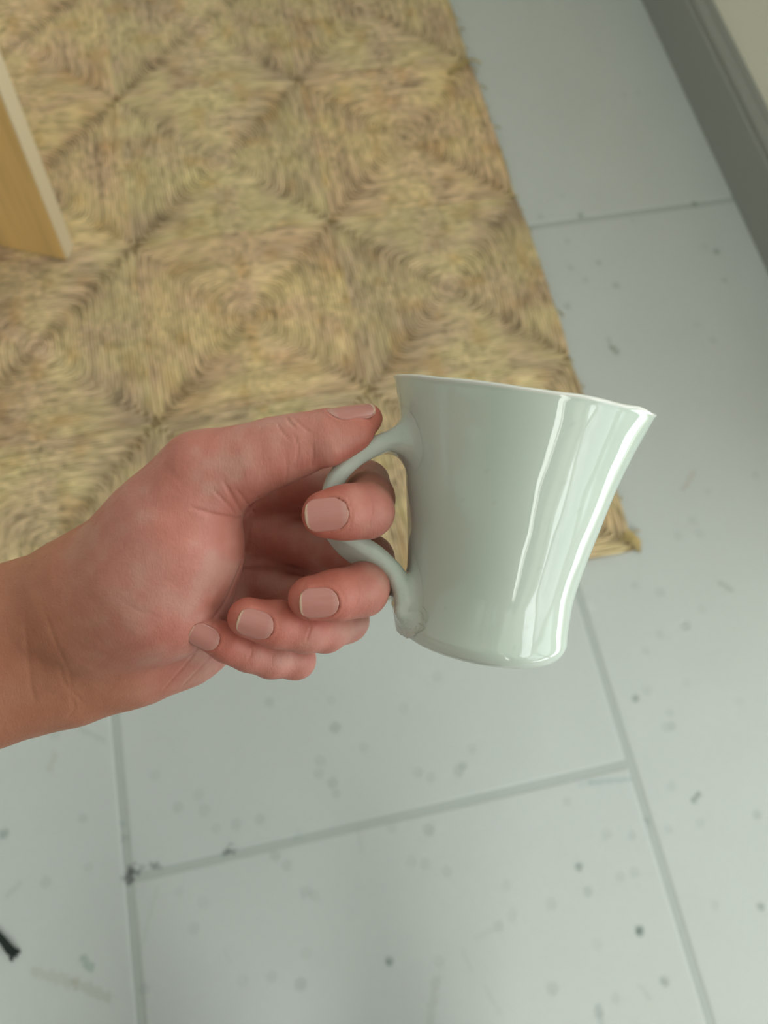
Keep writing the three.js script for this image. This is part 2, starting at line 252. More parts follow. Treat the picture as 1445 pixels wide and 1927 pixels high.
  mesh('loose_end', mergeGeometries([0, 1, 2, 3, 4].map((k) => { const d = (k - 2) * 0.0028; return tail([[c0[0] + d, c0[1], c0[2] - d], [c1[0] + d * 0.8, c1[1] - k * 0.0006, c1[2] - d * 0.7], [c2[0] + d * 0.3, c2[1] + k * 0.0008, c2[2] - d * 1.1]], 0.0021, 0.75 + 0.1 * k); })), fibre, rug);
  const s0 = local(840, 145, 0.010), s1 = local(880, 125, 0.013), s2 = local(905, 122, 0.004);
  mesh('loose_end', mergeGeometries([0, 1, 2].map((k) => tail([[s0[0], s0[1], s0[2] + k * 0.005], [s1[0], s1[1] + k * 0.001, s1[2] + k * 0.003], [s2[0] - k * 0.006, s2[1], s2[2] - k * 0.006]], 0.0013, 1.15 - 0.15 * k))), fibre, rug);
  for (let k = 0; k < 34; k++) {
    const z = oz - 0.02 - k * 0.045 - rnd() * 0.03, x = ox + 0.001, l = 0.005 + 0.012 * rnd() ** 2, s = (rnd() - 0.5) * 0.02;
    mesh('loose_end', tail([[x - rug.position.x - 0.01, 0.005, z - rug.position.z], [x - rug.position.x + l * 0.5, 0.005, z - rug.position.z + s * 0.3], [x - rug.position.x + l, 0.0015, z - rug.position.z + s]], 0.0009, 0.7 + 0.5 * rnd()), fibre, rug);
  }
}

// ------------------------------------------------------------------ plank-legged stool on the rug
{
  const grain = dataTexture(256, 512, (x, y) => { const w = noise3(x / 14 + 0.6 * noise3(x / 40, y / 160, 3), y / 260, 1), f = noise3(x / 2.2, y / 120, 8); const v = 1 + 0.05 * w + 0.035 * f; return [clamp(v * 218, 0, 255), clamp(v * 184, 0, 255), clamp(v * 122, 0, 255)]; }, true);
  const wood = M({ name: 'honey_wood', map: grain, roughness: 0.45 });
  const edge = M({ name: 'lit_edge_wood', color: lin(0.70, 0.58, 0.39), roughness: 0.5 });  // window light on the leg edge, painted in as a paler wood colour
  const s = new THREE.Group(); s.name = 'wooden_stool'; scene.add(s);
  s.userData = { label: 'honey wooden stool with a flat plank leg on the rug, its edge painted paler as if window lit', category: 'stool' };
  const corner = onFloor(134, 503); s.position.copy(corner); s.position.y = 0.0152; s.rotation.y = Math.atan2(-0.40, 0.91);
  const leg = (z) => {
    const g = mesh('leg', lean(new RoundedBoxGeometry(0.34, 0.43, 0.027, 2, 0.002).translate(-0.172, 0.215, z - 0.0135)), wood, s);
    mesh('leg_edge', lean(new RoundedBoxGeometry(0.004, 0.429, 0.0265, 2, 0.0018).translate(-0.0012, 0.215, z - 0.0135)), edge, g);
  };
  const lean = (g) => { const p = g.attributes.position; for (let i = 0; i < p.count; i++) p.setX(i, p.getX(i) + p.getY(i) * 0.09); return g; };
  leg(0); leg(0.36);
  mesh('seat', new RoundedBoxGeometry(0.35, 0.022, 0.38, 2, 0.003).translate(-0.133, 0.442, 0.17), wood, s);
  mesh('stretcher', new RoundedBoxGeometry(0.02, 0.07, 0.338, 2, 0.002).translate(-0.140, 0.36, 0.1695), wood, s);
}

// ------------------------------------------------------------------ scrap of black yarn on the floor
{
  const m = M({ name: 'black_yarn', color: lin(0.012, 0.02, 0.016), roughness: 0.9 });
  const y = new THREE.Group(), c = onFloor(14, 1775); y.name = 'yarn_scrap'; y.position.copy(c); scene.add(y);
  y.userData = { label: 'frayed scrap of black yarn on the white floor', category: 'yarn' };
  const L = (px, py, h) => { const p = onFloor(px, py).sub(c); return V(p.x, h, p.z); };
  const strands = [], frays = [];
  for (let k = 0; k < 5; k++) { const o = (k - 2) * 2.2; strands.push(new THREE.TubeGeometry(new THREE.CatmullRomCurve3([L(-40 + o, 1700 - o, 0.003), L(-16 + o * 0.8, 1745 - o * 0.7, 0.0025), L(4 + o * 0.7, 1765 - o * 0.5, 0.003), L(24 + o * 1.2, 1790 - o * 0.7, 0.003)]), 16, 0.0019, 6)); }
  for (let k = 0; k < 26; k++) { const a = rnd() * 1.9 - 0.35, l = 8 + 16 * rnd(), x = 18 + 6 * rnd(), v = 1783 + 6 * rnd(); frays.push(new THREE.TubeGeometry(new THREE.CatmullRomCurve3([L(x, v, 0.003), L(x + Math.cos(a) * l * 0.5, v + Math.sin(a) * l * 0.5, 0.0035), L(x + Math.cos(a + 0.3) * l, v + Math.sin(a + 0.3) * l, 0.0015)]), 6, 0.0008, 4)); }
  mesh('strand', mergeGeometries(strands), m, y);
  mesh('frayed_tip', mergeGeometries(frays), m, y);
}

// ------------------------------------------------------------------ the celadon mug
const mugAxis = V(0.15169, Math.sqrt(1 - 0.15169 ** 2 - 0.1317 ** 2), 0.1317), MH = 0.09578;
{
  const mug = new THREE.Group(); mug.name = 'mug'; scene.add(mug);
  mug.userData = { label: 'pale celadon glazed porcelain mug with flared rim, held in a hand', category: 'mug' };
  const rimC = V((982.61 - FW / 2) / FOCAL * 0.275, -(741.44 - FH / 2) / FOCAL * 0.275, -0.275);
  const e1 = V().crossVectors(mugAxis, V(0, 0, 1)).normalize(), e2 = V().crossVectors(e1, mugAxis);      // e1 to the right of the picture, e2 to the viewer
  const basis = new THREE.Matrix4().makeBasis(e1, mugAxis, e2), baseC = rimC.clone().addScaledVector(mugAxis, -MH);
  mug.applyMatrix4(camera.matrixWorld.clone().multiply(new THREE.Matrix4().setPosition(baseC)).multiply(basis));
  const inv = new THREE.Matrix4().setPosition(baseC).multiply(basis).invert();
  const P = (px, py, d) => V((px - FW / 2) / FOCAL * d, -(py - FH / 2) / FOCAL * d, -d).applyMatrix4(inv);  // a point by sight line and depth, in the mug's own axes
  const kn = [0, .06, .16, .3, .45, .6, .75, .87, .95, 1], kr = [.04795, .0461, .0430, .03945, .0366, .0340, .03205, .0321, .0329, .03335];
  const prof = (t) => { let i = 0; while (i < 8 && t > kn[i + 1]) i++; const h = kn[i + 1] - kn[i], s = (t - kn[i]) / h, m = (j) => j === 0 ? (kr[1] - kr[0]) / (kn[1] - kn[0]) : j === 9 ? (kr[9] - kr[8]) / (kn[9] - kn[8]) : (kr[j + 1] - kr[j - 1]) / (kn[j + 1] - kn[j - 1]); return (2 * s ** 3 - 3 * s * s + 1) * kr[i] + (s ** 3 - 2 * s * s + s) * h * m(i) + (3 * s * s - 2 * s ** 3) * kr[i + 1] + (s ** 3 - s * s) * h * m(i + 1); };
  const wall = 0.0030, wobble = (c, y, s) => 0.00020 * noise3(c * 1.6 + 5, y * 22, s * 1.6) + 0.00005 * noise3(c * 5 + 5, y * 120, s * 5);
  const line = [];                                       // profile from the middle of the base out, up, over the lip and down inside: [radius, height, glaze]
  line.push([0.0001, 0.0016, 0], [0.012, 0.0016, 0], [0.0235, 0.0016, 0], [0.0245, 0.0004, 0.3], [0.026, 0, 0.5]);
  for (let k = 0; k <= 10; k++) { const a = k / 10 * Math.PI / 2, rr = 0.0065; line.push([prof(1 - 0.0065 / MH) - rr * 0.85 + Math.sin(a) * rr * 0.85, rr - Math.cos(a) * rr, 0.35 + 0.65 * k / 10]); }
  for (let k = 1; k <= 70; k++) { const y = lerp(0.0065, MH - 0.0016, k / 70); line.push([prof(1 - y / MH), y, 1]); }
  for (let k = 1; k <= 9; k++) { const a = k / 9 * Math.PI, c = prof(0.02) + 0.0006 - 0.0013; line.push([c + Math.cos(a) * 0.0014, MH - 0.0014 + Math.sin(a) * 0.0014, 0]); }
  for (let k = 1; k <= 30; k++) { const y = lerp(MH - 0.004, 0.008, k / 30), t = 1 - y / MH; line.push([prof(t) - lerp(0.0025, wall, Math.min(1, k / 8)), y, 1]); }
  line.push([0.026, 0.0058, 1], [0.02, 0.005, 1], [0.0001, 0.0048, 1]);
  const NF = 192, pos = [], col = [], idx = [];
  for (const [r, y, gl] of line) for (let k = 0; k <= NF; k++) {
    const a = k / NF * Math.PI * 2, c = Math.cos(a), s = Math.sin(a);
    const wob = r > 0.02 ? wobble(c, y, s) : 0, lip = smooth(y, MH - 0.008, MH);
    pos.push((r + wob) * c, y + lip * (0.0005 * noise3(c * 4, 2, s * 4) + 0.0004 * noise3(c * 2, 7, s * 2)), (r + wob) * s);
    const pool = 0.5 + 0.5 * noise3(c * 3.1 + 9, y * 38, s * 3.1), g = gl * (0.78 + 0.3 * pool), sp = noise3(c * 40, y * 900, s * 40) > 0.86 ? 0.93 : 1;
    col.push(lerp(0.74, 0.55, g) * sp, lerp(0.75, 0.642, g) * sp, lerp(0.70, 0.568, g) * sp);
  }
  for (let j = 0; j + 1 < line.length; j++) for (let k = 0; k < NF; k++) { const a = j * (NF + 1) + k, b = a + NF + 1; idx.push(a, b, a + 1, b, b + 1, a + 1); }
  const g = new THREE.BufferGeometry(); g.setAttribute('position', new THREE.Float32BufferAttribute(pos, 3)); g.setAttribute('color', new THREE.Float32BufferAttribute(col, 3)); g.setIndex(idx); g.computeVertexNormals();
  { const n = g.attributes.normal; for (let j = 0; j < line.length; j++) { const a = j * (NF + 1), b = a + NF, v = V(n.getX(a) + n.getX(b), n.getY(a) + n.getY(b), n.getZ(a) + n.getZ(b)).normalize(); n.setXYZ(a, v.x, v.y, v.z); n.setXYZ(b, v.x, v.y, v.z); } }
  const glaze = M({ name: 'celadon_glaze', vertexColors: true, roughness: 0.05, ior: 1.52, color: lin(1, 1, 1) });
  mesh('body', g, glaze, mug);
  // handle: a pulled strap; each station: sight line, depth, half thickness across the view, half width along it, turn
  const st = [[790, 830, .2715, .0046, .0078, 0], [765, 829, .2705, .0045, .0077, 0], [745, 830, .2700, .0040, .0075, 0], [724, 834, .2698, .0036, .0073, 0], [704, 842, .2698, .0035, .0071, .05], [678, 855, .2700, .0034, .0069, .1], [652, 876, .2703, .0034, .0068, .1], [631, 903, .2707, .0034, .0068, .12], [621, 935, .2713, .0034, .0068, .15], [623, 972, .2720, .0034, .0068, .25], [639, 1006, .2727, .0034, .0069, .5], [665, 1029, .2733, .0035, .0070, .7], [696, 1050, .2740, .0035, .0072, .7], [725, 1072, .2746, .0034, .0074, .5], [744, 1098, .2750, .0032, .0076, .25], [753, 1126, .2755, .0029, .0080, .1], [754, 1142, .2762, .0026, .0082, 0], [762, 1154, .2772, .0020, .0074, 0], [780, 1158, .2785, .0014, .0060, 0]];
  const path = new THREE.CatmullRomCurve3(st.map(([x, y, d]) => P(x, y, d).multiplyScalar(1000)), false, 'centripetal'), NS = 150, ring = [];
  const view = V(0, 0, 1).transformDirection(inv);
  for (let i = 0; i <= NS; i++) {
    const t = i / NS, c = path.getPoint(t), tan = path.getTangent(t), f = t * (st.length - 1), a = Math.min(Math.floor(f), st.length - 2), w = f - a, val = (n) => lerp(st[a][n], st[a + 1][n], w * w * (3 - 2 * w));
    const side = V().crossVectors(tan, view).normalize(), deep = V().crossVectors(side, tan).normalize(), tw = val(5);
    ring.push({ c, tan, ht: val(3) * 1000, hw: val(4) * 1000, s: side.clone().multiplyScalar(Math.cos(tw)).addScaledVector(deep, Math.sin(tw)), d: deep.clone().multiplyScalar(Math.cos(tw)).addScaledVector(side, -Math.sin(tw)) });
  }
  const strap = (x, y, z) => {
    let best = 1e9, q = ring[0];
    for (const r of ring) { const e = (x - r.c.x) ** 2 + (y - r.c.y) ** 2 + (z - r.c.z) ** 2; if (e < best) { best = e; q = r; } }
    const dx = x - q.c.x, dy = y - q.c.y, dz = z - q.c.z, u = Math.abs(dx * q.s.x + dy * q.s.y + dz * q.s.z), v = Math.abs(dx * q.d.x + dy * q.d.y + dz * q.d.z), t = Math.abs(dx * q.tan.x + dy * q.tan.y + dz * q.tan.z);
    const r = q.ht * 0.94, a = Math.max(u - q.ht + r, 0), b = Math.max(v - q.hw + r, 0);
    return Math.hypot(a, b, Math.max(t - 1.5, 0)) - r;
  };
  const wallAt = (x, y, z) => { const h = Math.hypot(x, z); return (h - 1000 * (prof(clamp(1 - y / 1000 / MH, 0, 1)) + wobble(x / h, y / 1000, z / h))) * 0.96 + 2.5 * Math.max(0, 3 - y) * 0.1; };
  const joined = (x, y, z) => smin(strap(x, y, z), wallAt(x, y, z), lerp(7, 9, smooth(y, 20, 60)));
  const boxH = new THREE.Box3().setFromPoints(ring.map((r) => r.c)).expandByScalar(12), hn = nets(joined, joined, boxH.min.toArray(), boxH.max.toArray(), 0.55);
  const keep = new Uint8Array(hn.pos.length / 3), hp = new Float32Array(hn.pos.length), hnor = new Float32Array(hn.pos.length), hc = new Float32Array(hn.pos.length);
  for (let i = 0; i < hn.pos.length; i += 3) {
    const [x, y, z] = hn.pos.slice(i, i + 3), e = 0.3, q = V(joined(x + e, y, z) - joined(x - e, y, z), joined(x, y + e, z) - joined(x, y - e, z), joined(x, y, z + e) - joined(x, y, z - e)).normalize();
    keep[i / 3] = wallAt(x, y, z) > 0.035 ? 1 : 0; hp.set([x / 1000, y / 1000, z / 1000], i); hnor.set([q.x, q.y, q.z], i);
    const n = 0.5 + 0.5 * noise3(x * 0.3, y * 0.3, z * 0.3);
    hc.set([0.55 + 0.05 * n, 0.642 + 0.02 * n, 0.568 + 0.04 * n], i);
  }
  const hi = []; for (let i = 0; i < hn.idx.length; i += 3) if (keep[hn.idx[i]] && keep[hn.idx[i + 1]] && keep[hn.idx[i + 2]]) hi.push(hn.idx[i], hn.idx[i + 1], hn.idx[i + 2]);
  const hg = new THREE.BufferGeometry(); hg.setAttribute('position', new THREE.BufferAttribute(hp, 3)); hg.setAttribute('normal', new THREE.BufferAttribute(hnor, 3)); hg.setAttribute('color', new THREE.BufferAttribute(hc, 3)); hg.setIndex(hi);
  mesh('handle', hg, glaze, mug);
  // the maker's mark pressed in above the foot
  const marks = [], onBody = (px, py) => {
    const a = P(px, py, 0.22), d = P(px, py, 0.32).sub(a); let t = 0, q = a;
    for (let k = 0; k < 400; k++) { q = a.clone().addScaledVector(d, t); if (Math.hypot(q.x, q.z) < prof(clamp(1 - q.y / MH, 0, 1)) + 0.00005) break; t += 1 / 400; }
    return q;
  };
  for (const pts of [[[774, 1174], [775, 1184], [781, 1191], [790, 1188], [800, 1181], [796, 1176]], [[787, 1173], [784, 1181], [781, 1191]], [[774, 1174], [780, 1171], [787, 1173], [796, 1176]], [[796, 1141], [803, 1150], [805, 1162], [802, 1172]], [[790, 1148], [797, 1157], [799, 1167]]]) marks.push(new THREE.TubeGeometry(new THREE.CatmullRomCurve3(pts.map(([x, y]) => onBody(x, y))), 14, 0.00028, 5));
  const mk = mesh('maker_mark', mergeGeometries(marks), M({ name: 'mark_glaze', color: lin(0.49, 0.56, 0.48), roughness: 0.08 }), mug);
  mk.userData.label = 'small pressed oval maker mark';
}

// ------------------------------------------------------------------ the hand
{
  const O = [430, 1060, 0.285];
  const cam = (px, py, d) => [(px - FW / 2) / FOCAL * d, -(py - FH / 2) / FOCAL * d, -d], o = cam(...O);
  const L = (px, py, d) => { const q = cam(px, py, d / 1000); return [(q[0] - o[0]) * 1000, (q[1] - o[1]) * 1000, (q[2] - o[2]) * 1000]; };    // millimetres
  const chain = (pts) => pts.map(([x, y, d, r]) => [...L(x, y, d), r]);
  const segs = (c) => { const s = []; for (let i = 0; i + 1 < c.length; i++) s.push([...c[i].slice(0, 3), c[i][3], c[i + 1][0] - c[i][0], c[i + 1][1] - c[i][1], c[i + 1][2] - c[i][2], c[i + 1][3] - c[i][3]]); return s; };
  const cap = (s, x, y, z) => { const px = x - s[0], py = y - s[1], pz = z - s[2], t = Math.max(0, Math.min(1, (px * s[4] + py * s[5] + pz * s[6]) / s[8])), a = px - t * s[4], b = py - t * s[5], c = pz - t * s[6]; return Math.sqrt(a * a + b * b + c * c) - s[3] - t * s[7]; };
  const prep = (list) => { for (const s of list) s[8] = s[4] * s[4] + s[5] * s[5] + s[6] * s[6] || 1e-9; return list; };
  const E1 = chain([[30, 1160, 287, 18.5]])[0], E2 = chain([[20, 1298, 292, 17.5]])[0];
  const fore = (c, dx, dy, dz, r) => [c[0] + dx, c[1] + dy, c[2] + dz, r];
  const palm = prep([
    ...segs(chain([[382, 893, 268, 13.0], [325, 985, 274, 20], [262, 1075, 280, 23.5], [165, 1120, 284, 21.5], [30, 1160, 287, 18.5]])),      // first metacarpal and thenar
    ...segs(chain([[335, 1040, 276, 23.5], [300, 1110, 280, 24.5], [200, 1170, 287, 22]])),
    ...segs(chain([[20, 1298, 292, 17.5], [130, 1268, 296, 18.5], [250, 1232, 300, 18.5], [350, 1205, 306, 16], [415, 1180, 314, 12]])),          // hypothenar
    ...segs(chain([[70, 1230, 298, 19], [260, 1150, 316, 17], [470, 1030, 331, 12.5]])),
    ...segs(chain([[120, 1190, 300, 18], [330, 1030, 316, 15], [490, 925, 325, 12.0]])),
    ...segs(chain([[470, 1095, 329, 11.5], [250, 1190, 316, 15]])), ...segs(chain([[480, 970, 333, 10], [606, 966, 325, 8]])), ...segs(chain([[470, 1050, 335, 10], [600, 1085, 323, 8]])),
    ...segs([E1, fore(E1, -60, -28, 20, 23), fore(E1, -175, -84, 96, 31)]), ...segs([E2, fore(E2, -60, -24, 20, 23), fore(E2, -180, -72, 96, 31)]),
  ]);
  const F = {
    index: { root: [[500, 920, 323, 11]], pts: [[500, 920, 323, 11], [595, 905, 311, 9.6], [686, 913, 292, 9.4], [694, 938, 277, 9.0], [690, 962, 263, 9.2], [650, 964, 259, 9.2], [612, 968, 257, 8.2]] },
    middle: { root: [[490, 1010, 328, 11]], pts: [[490, 1010, 328, 11], [600, 1028, 314, 9.8], [696, 1052, 296, 9.2], [700, 1085, 280, 8.9], [682, 1112, 267, 8.7], [635, 1120, 262, 8.6], [584, 1126, 259, 7.8]] },
    ring: { root: [[470, 1095, 328, 10.5]], pts: [[470, 1095, 328, 10.5], [565, 1130, 312, 9.2], [650, 1166, 291, 8.6], [612, 1184, 278, 8.2], [572, 1184, 271, 8.1], [520, 1175, 266, 8.0], [466, 1162, 263, 7.1]] },
    pinky: { root: [[425, 1165, 322, 9.5]], pts: [[425, 1165, 322, 9.5], [500, 1205, 304, 8.0], [556, 1241, 289, 7.2], [510, 1240, 281, 6.9], [468, 1226, 276, 6.8], [430, 1210, 272, 6.6], [384, 1190, 269, 5.8]] },
    thumb: { root: [[382, 893, 268, 13]], pts: [[382, 893, 268, 13.5], [470, 868, 266, 12.6], [520, 850, 266, 11.8], [565, 836, 266, 10.6], [615, 822, 266, 9.3], [655, 809, 266.5, 8.1], [690, 788, 267, 5.6]] },
  };
  const K = { index: 7, middle: 6, ring: 6, pinky: 6, thumb: 12 };
  const fingers = Object.entries(F).map(([n, f]) => ({ n, s: prep(segs(chain(f.pts))), root: chain(f.root)[0], k: K[n], pts: chain(f.pts) }));
  fingers.find((f) => f.n === 'thumb').s.push(...prep(segs(chain([[620, 838, 262, 7.0], [668, 818, 264, 5.6]])), ));
  // nails: middle (sight line, depth), the tip direction, the way the nail faces, length, width, radius of curvature
  const nv = (a, b) => { const v = [b[0] - a[0], b[1] - a[1], b[2] - a[2]], l = Math.hypot(...v); return v.map((q) => q / l); };
  const cross = (a, b) => [a[1] * b[2] - a[2] * b[1], a[2] * b[0] - a[0] * b[2], a[0] * b[1] - a[1] * b[0]], dot = (a, b) => a[0] * b[0] + a[1] * b[1] + a[2] * b[2], unit = (a) => { const l = Math.hypot(...a); return a.map((q) => q / l); };
  const nails = [
    { n: 'index', at: 1.0, face: [0.0, -0.02, 1], len: 14.6, wid: 11.2, back: 2 }, { n: 'middle', at: 0.8, face: [0, -0.18, 1], len: 13.2, wid: 10.6, back: 1 },
    { n: 'ring', at: 0.74, face: [0, -0.10, 1], len: 12.6, wid: 10.0, back: 1 }, { n: 'pinky', at: 0.96, face: [-0.05, -0.05, 1], len: 11.0, wid: 8.6, back: 1 }, { n: 'thumb', at: 0.3, face: [0.0, 1.0, 0.5], len: 17, wid: 12.5, back: 0 },
  ].map((q) => {
    const f = fingers.find((g) => g.n === q.n), m = f.pts.length, a = f.pts[m - 2], b = f.pts[m - 1], A = nv(a, b), c = [0, 1, 2].map((i) => lerp(a[i], b[i], q.at)), r = lerp(a[3], b[3], q.at);
    let D = q.face; const s = dot(D, A); D = unit(D.map((v, i) => v - s * A[i])); const tilt = (b[3] - a[3]) / Math.hypot(b[0] - a[0], b[1] - a[1], b[2] - a[2]);
    const A2 = unit(A.map((v, i) => v + D[i] * tilt)), D2 = unit(D.map((v, i) => v - A[i] * tilt));
    return { ...q, A: A2, D: D2, S: cross(A2, D2), c, r };
  });
  const nailFrame = (q, x, y, z) => { const p = [x - q.c[0], y - q.c[1], z - q.c[2]]; return [dot(p, q.A), dot(p, q.S), dot(p, q.D)]; };
  const nailTop = (q, u, w) => { const t = u - q.u0; return q.h0 + q.m * t - 0.005 * t * t - w * w / (2 * q.cr); };
  const nailOut = (q, u, w) => {          // millimetres outside the outline, negative inside
    const hl = q.len / 2, hw = q.wid / 2, rr = u < 0 ? hw * 0.92 : hw * 0.75, uu = Math.abs(u) - (hl - rr), ww = Math.abs(w) - (hw - rr);
    return Math.min(Math.max(uu, ww), 0) + Math.hypot(Math.max(uu, 0), Math.max(ww, 0)) - rr;
  };
  function base(x, y, z) {
    let d = 1e9;
    for (const s of palm) { const q = cap(s, x, y, z); d = d > 1e8 ? q : smin(d, q, 11); }
    for (const f of fingers) {
      let e = 1e9; for (const s of f.s) { const q = cap(s, x, y, z); e = e > 1e8 ? q : smin(e, q, 3.5); }
      const far = Math.hypot(x - f.root[0], y - f.root[1], z - f.root[2]), k = f.n === 'thumb' ? 12 * (1 - smooth(far, 30, 55)) : f.k * (1 - smooth(far, 14, 34));
      d = smin(d, e, Math.max(k, 0.35));
    }
    return d;
  }
  for (const q of nails) { const up = (u) => { let h = q.r + 6; while (h > 0 && base(...[0, 1, 2].map((i) => q.c[i] + q.A[i] * u + q.D[i] * h)) > 0) h -= 0.03; return h; }; q.u0 = -q.len / 2 + 0.5; const uf = q.len * 0.12; q.h0 = up(q.u0) - 0.12; q.m = (up(uf) + 0.25 - q.h0) / (uf - q.u0); q.cr = q.wid * 0.80; }
  // creases: polylines by sight line, laid on the skin
  const dirOf = (px, py) => { const q = cam(px, py, 1); const l = Math.hypot(...q); return q.map((v) => v / l); };
  const hit = (px, py) => { const d = dirOf(px, py); let t = 215; for (let i = 0; i < 90; i++) { const q = base(d[0] * t - o[0] * 1000, d[1] * t - o[1] * 1000, d[2] * t - o[2] * 1000); if (q < 0.02) break; t += Math.max(q * 0.8, 0.05); if (t > 400) return null; } return [d[0] * t - o[0] * 1000, d[1] * t - o[1] * 1000, d[2] * t - o[2] * 1000]; };
  const creases = [];
  for (const [w, dep, pts] of [
    [0.55, 0.55, [[538, 783], [546, 796], [556, 806]]], [0.5, 0.4, [[552, 785], [566, 800], [580, 812]]], [0.5, 0.3, [[520, 795], [530, 812], [545, 828]]], [0.5, 0.35, [[588, 838], [589, 860], [586, 878]]], [0.5, 0.3, [[539, 860], [540, 885], [537, 905]]], [0.45, 0.25, [[552, 815], [560, 840], [558, 868]]],
    [0.7, 0.7, [[360, 955], [400, 968], [435, 975], [460, 972]]], [0.6, 0.6, [[420, 905], [440, 940], [458, 970]]], [0.55, 0.5, [[445, 920], [462, 945], [478, 965]]], [0.6, 0.6, [[492, 930], [476, 950], [462, 972]]], [0.5, 0.35, [[400, 920], [428, 950], [446, 972]]],
    [0.9, 0.2, [[110, 1250], [125, 1290], [160, 1325]]], [0.9, 0.1, [[165, 1170], [195, 1215], [240, 1240]]], [1.0, 0.25, [[45, 1160], [52, 1230], [60, 1300], [66, 1320]]], [0.9, 0.2, [[80, 1140], [105, 1210], [130, 1270], [135, 1330]]], [1.0, 0.25, [[0, 1355], [60, 1335], [130, 1310]]], [0.8, 0.2, [[130, 1310], [140, 1330], [128, 1350]]],
    [0.7, 0.7, [[424, 1250], [420, 1262], [414, 1272]]], [0.7, 0.5, [[405, 1225], [372, 1262], [345, 1290]]], [0.7, 0.4, [[380, 1210], [350, 1250], [310, 1295]]], [0.8, 0.1, [[215, 1120], [260, 1150], [300, 1160]]],
    [0.45, 0.3, [[655, 938], [662, 962], [658, 990]]], [0.45, 0.3, [[690, 925], [700, 955], [695, 990]]], [0.45, 0.3, [[668, 1085], [676, 1112], [670, 1140]]], [0.45, 0.3, [[575, 1160], [584, 1182], [576, 1205]]], [0.45, 0.3, [[470, 1205], [474, 1225], [466, 1245]]],
    [0.9, 0.6, [[470, 990], [455, 1060], [425, 1130], [395, 1175]]],
  ]) {
    const pts3 = pts.map(([x, y]) => hit(x, y)).filter(Boolean);
    if (pts3.length < 2) continue;
    const fine = new THREE.CatmullRomCurve3(pts3.map((p) => V(...p))).getPoints(pts3.length * 6);
    const on = fine.map((p) => { const q = [p.x + o[0] * 1000, p.y + o[1] * 1000, p.z + o[2] * 1000]; return hit(q[0] / -q[2] * FOCAL + FW / 2, -q[1] / -q[2] * FOCAL + FH / 2) ?? [p.x, p.y, p.z]; });
    for (let i = 0; i + 1 < on.length; i++) { const a = on[i], b = on[i + 1]; if (Math.hypot(a[0] - b[0], a[1] - b[1], a[2] - b[2]) < 8) { const t = i / (on.length - 1), fade = Math.min(1, 4 * t + 0.3, 4 * (1 - t) + 0.3); creases.push({ s: prep([[...a, 0, b[0] - a[0], b[1] - a[1], b[2] - a[2], 0]])[0], w, dep: dep * fade }); } }
  }
  const hardEdge = (q) => q.len * 0.3;
  function skin(x, y, z) {
    let d = base(x, y, z);
    if (Math.abs(d) > 3) return d;
    let cut = 0;
    for (const c of creases) { const q = cap(c.s, x, y, z); if (q < c.w * 3) cut = Math.max(cut, c.dep * Math.exp(-((q / c.w) ** 2))); }
    d += cut;
    for (const q of nails) { const ax = x - q.c[0], ay = y - q.c[1], az = z - q.c[2]; if (ax * ax + ay * ay + az * az < 300) { const [u, w, h] = nailFrame(q, x, y, z); if (h > 0) { const e = nailOut(q, u, w); d = Math.max(d, Math.min(-e, h - nailTop(q, u, w) + 0.4)) - 0.18 * Math.exp(-(((e - 0.9) / 0.6) ** 2)) * (u < hardEdge(q) ? 1 : 0); } } }
    d += 0.16 * noise3(x * 0.16, y * 0.16, z * 0.16) + 0.05 * noise3(x * 0.55, y * 0.55, z * 0.55);
    return d;
  }
  const seamX = L(-45, 1200, 285)[0];
  const fineP = nets(base, skin, [seamX - 2, L(0, 1450, 330)[1], -70], [L(770, 0, 300)[0], L(0, 735, 262)[1], 48], 0.72);
  // the rest of the photographer, kneeling upright behind the camera: joints in metres in the room, radii in millimetres
  const frame = new THREE.Matrix4().compose(inSpace(...O), camera.quaternion, V(1, 1, 1)).invert();
  const Q = (x, y, z, r) => { const v = V(x, y, z).applyMatrix4(frame).multiplyScalar(1000); return [v.x, v.y, v.z, r]; };
  const elbow = fore(E1, -178, -78, 96, 31);
  const upperL = prep(segs([elbow, Q(-0.31, 0.86, 0.20, 42), Q(-0.29, 0.965, 0.31, 50)])), upperR = prep(segs([Q(0.07, 0.73, 0.31, 33), Q(0.06, 0.85, 0.315, 42), Q(0.05, 0.965, 0.32, 50)]));
  const foreR = prep([...segs([Q(0.07, 0.73, 0.31, 33), Q(0.062, 0.80, 0.20, 31), Q(0.05, 0.885, 0.095, 21), Q(0.045, 0.915, 0.065, 22), Q(0.04, 0.945, 0.04, 17)]),
    ...[[0.052, 0.962, 0.024, -0.012, 0.008, 0.006], [0.050, 0.953, 0.012, -0.014, 0.006, 0.005], [0.046, 0.940, 0.004, -0.014, 0.004, 0.004], [0.040, 0.926, 0.002, -0.012, 0.002, 0.004]].flatMap(([x, y, z, a, b, c]) => segs([Q(0.042, y - 0.012, 0.05, 10), Q(x + 0.004, y, z + 0.03, 9), Q(x + a, y + b, z + 0.022 + c, 8)])), ...segs([Q(0.035, 0.915, 0.065, 12), Q(0.006, 0.925, 0.06, 10), Q(-0.012, 0.945, 0.045, 8.5)])]);
  const torso = prep([...segs([Q(-0.29, 0.965, 0.31, 48), Q(-0.12, 0.985, 0.325, 60), Q(0.05, 0.965, 0.32, 48)]), ...segs([Q(-0.20, 0.90, 0.32, 78), Q(-0.19, 0.70, 0.34, 74), Q(-0.20, 0.53, 0.36, 92)]), ...segs([Q(-0.04, 0.90, 0.32, 78), Q(-0.05, 0.70, 0.34, 74), Q(-0.04, 0.53, 0.36, 92)])]);
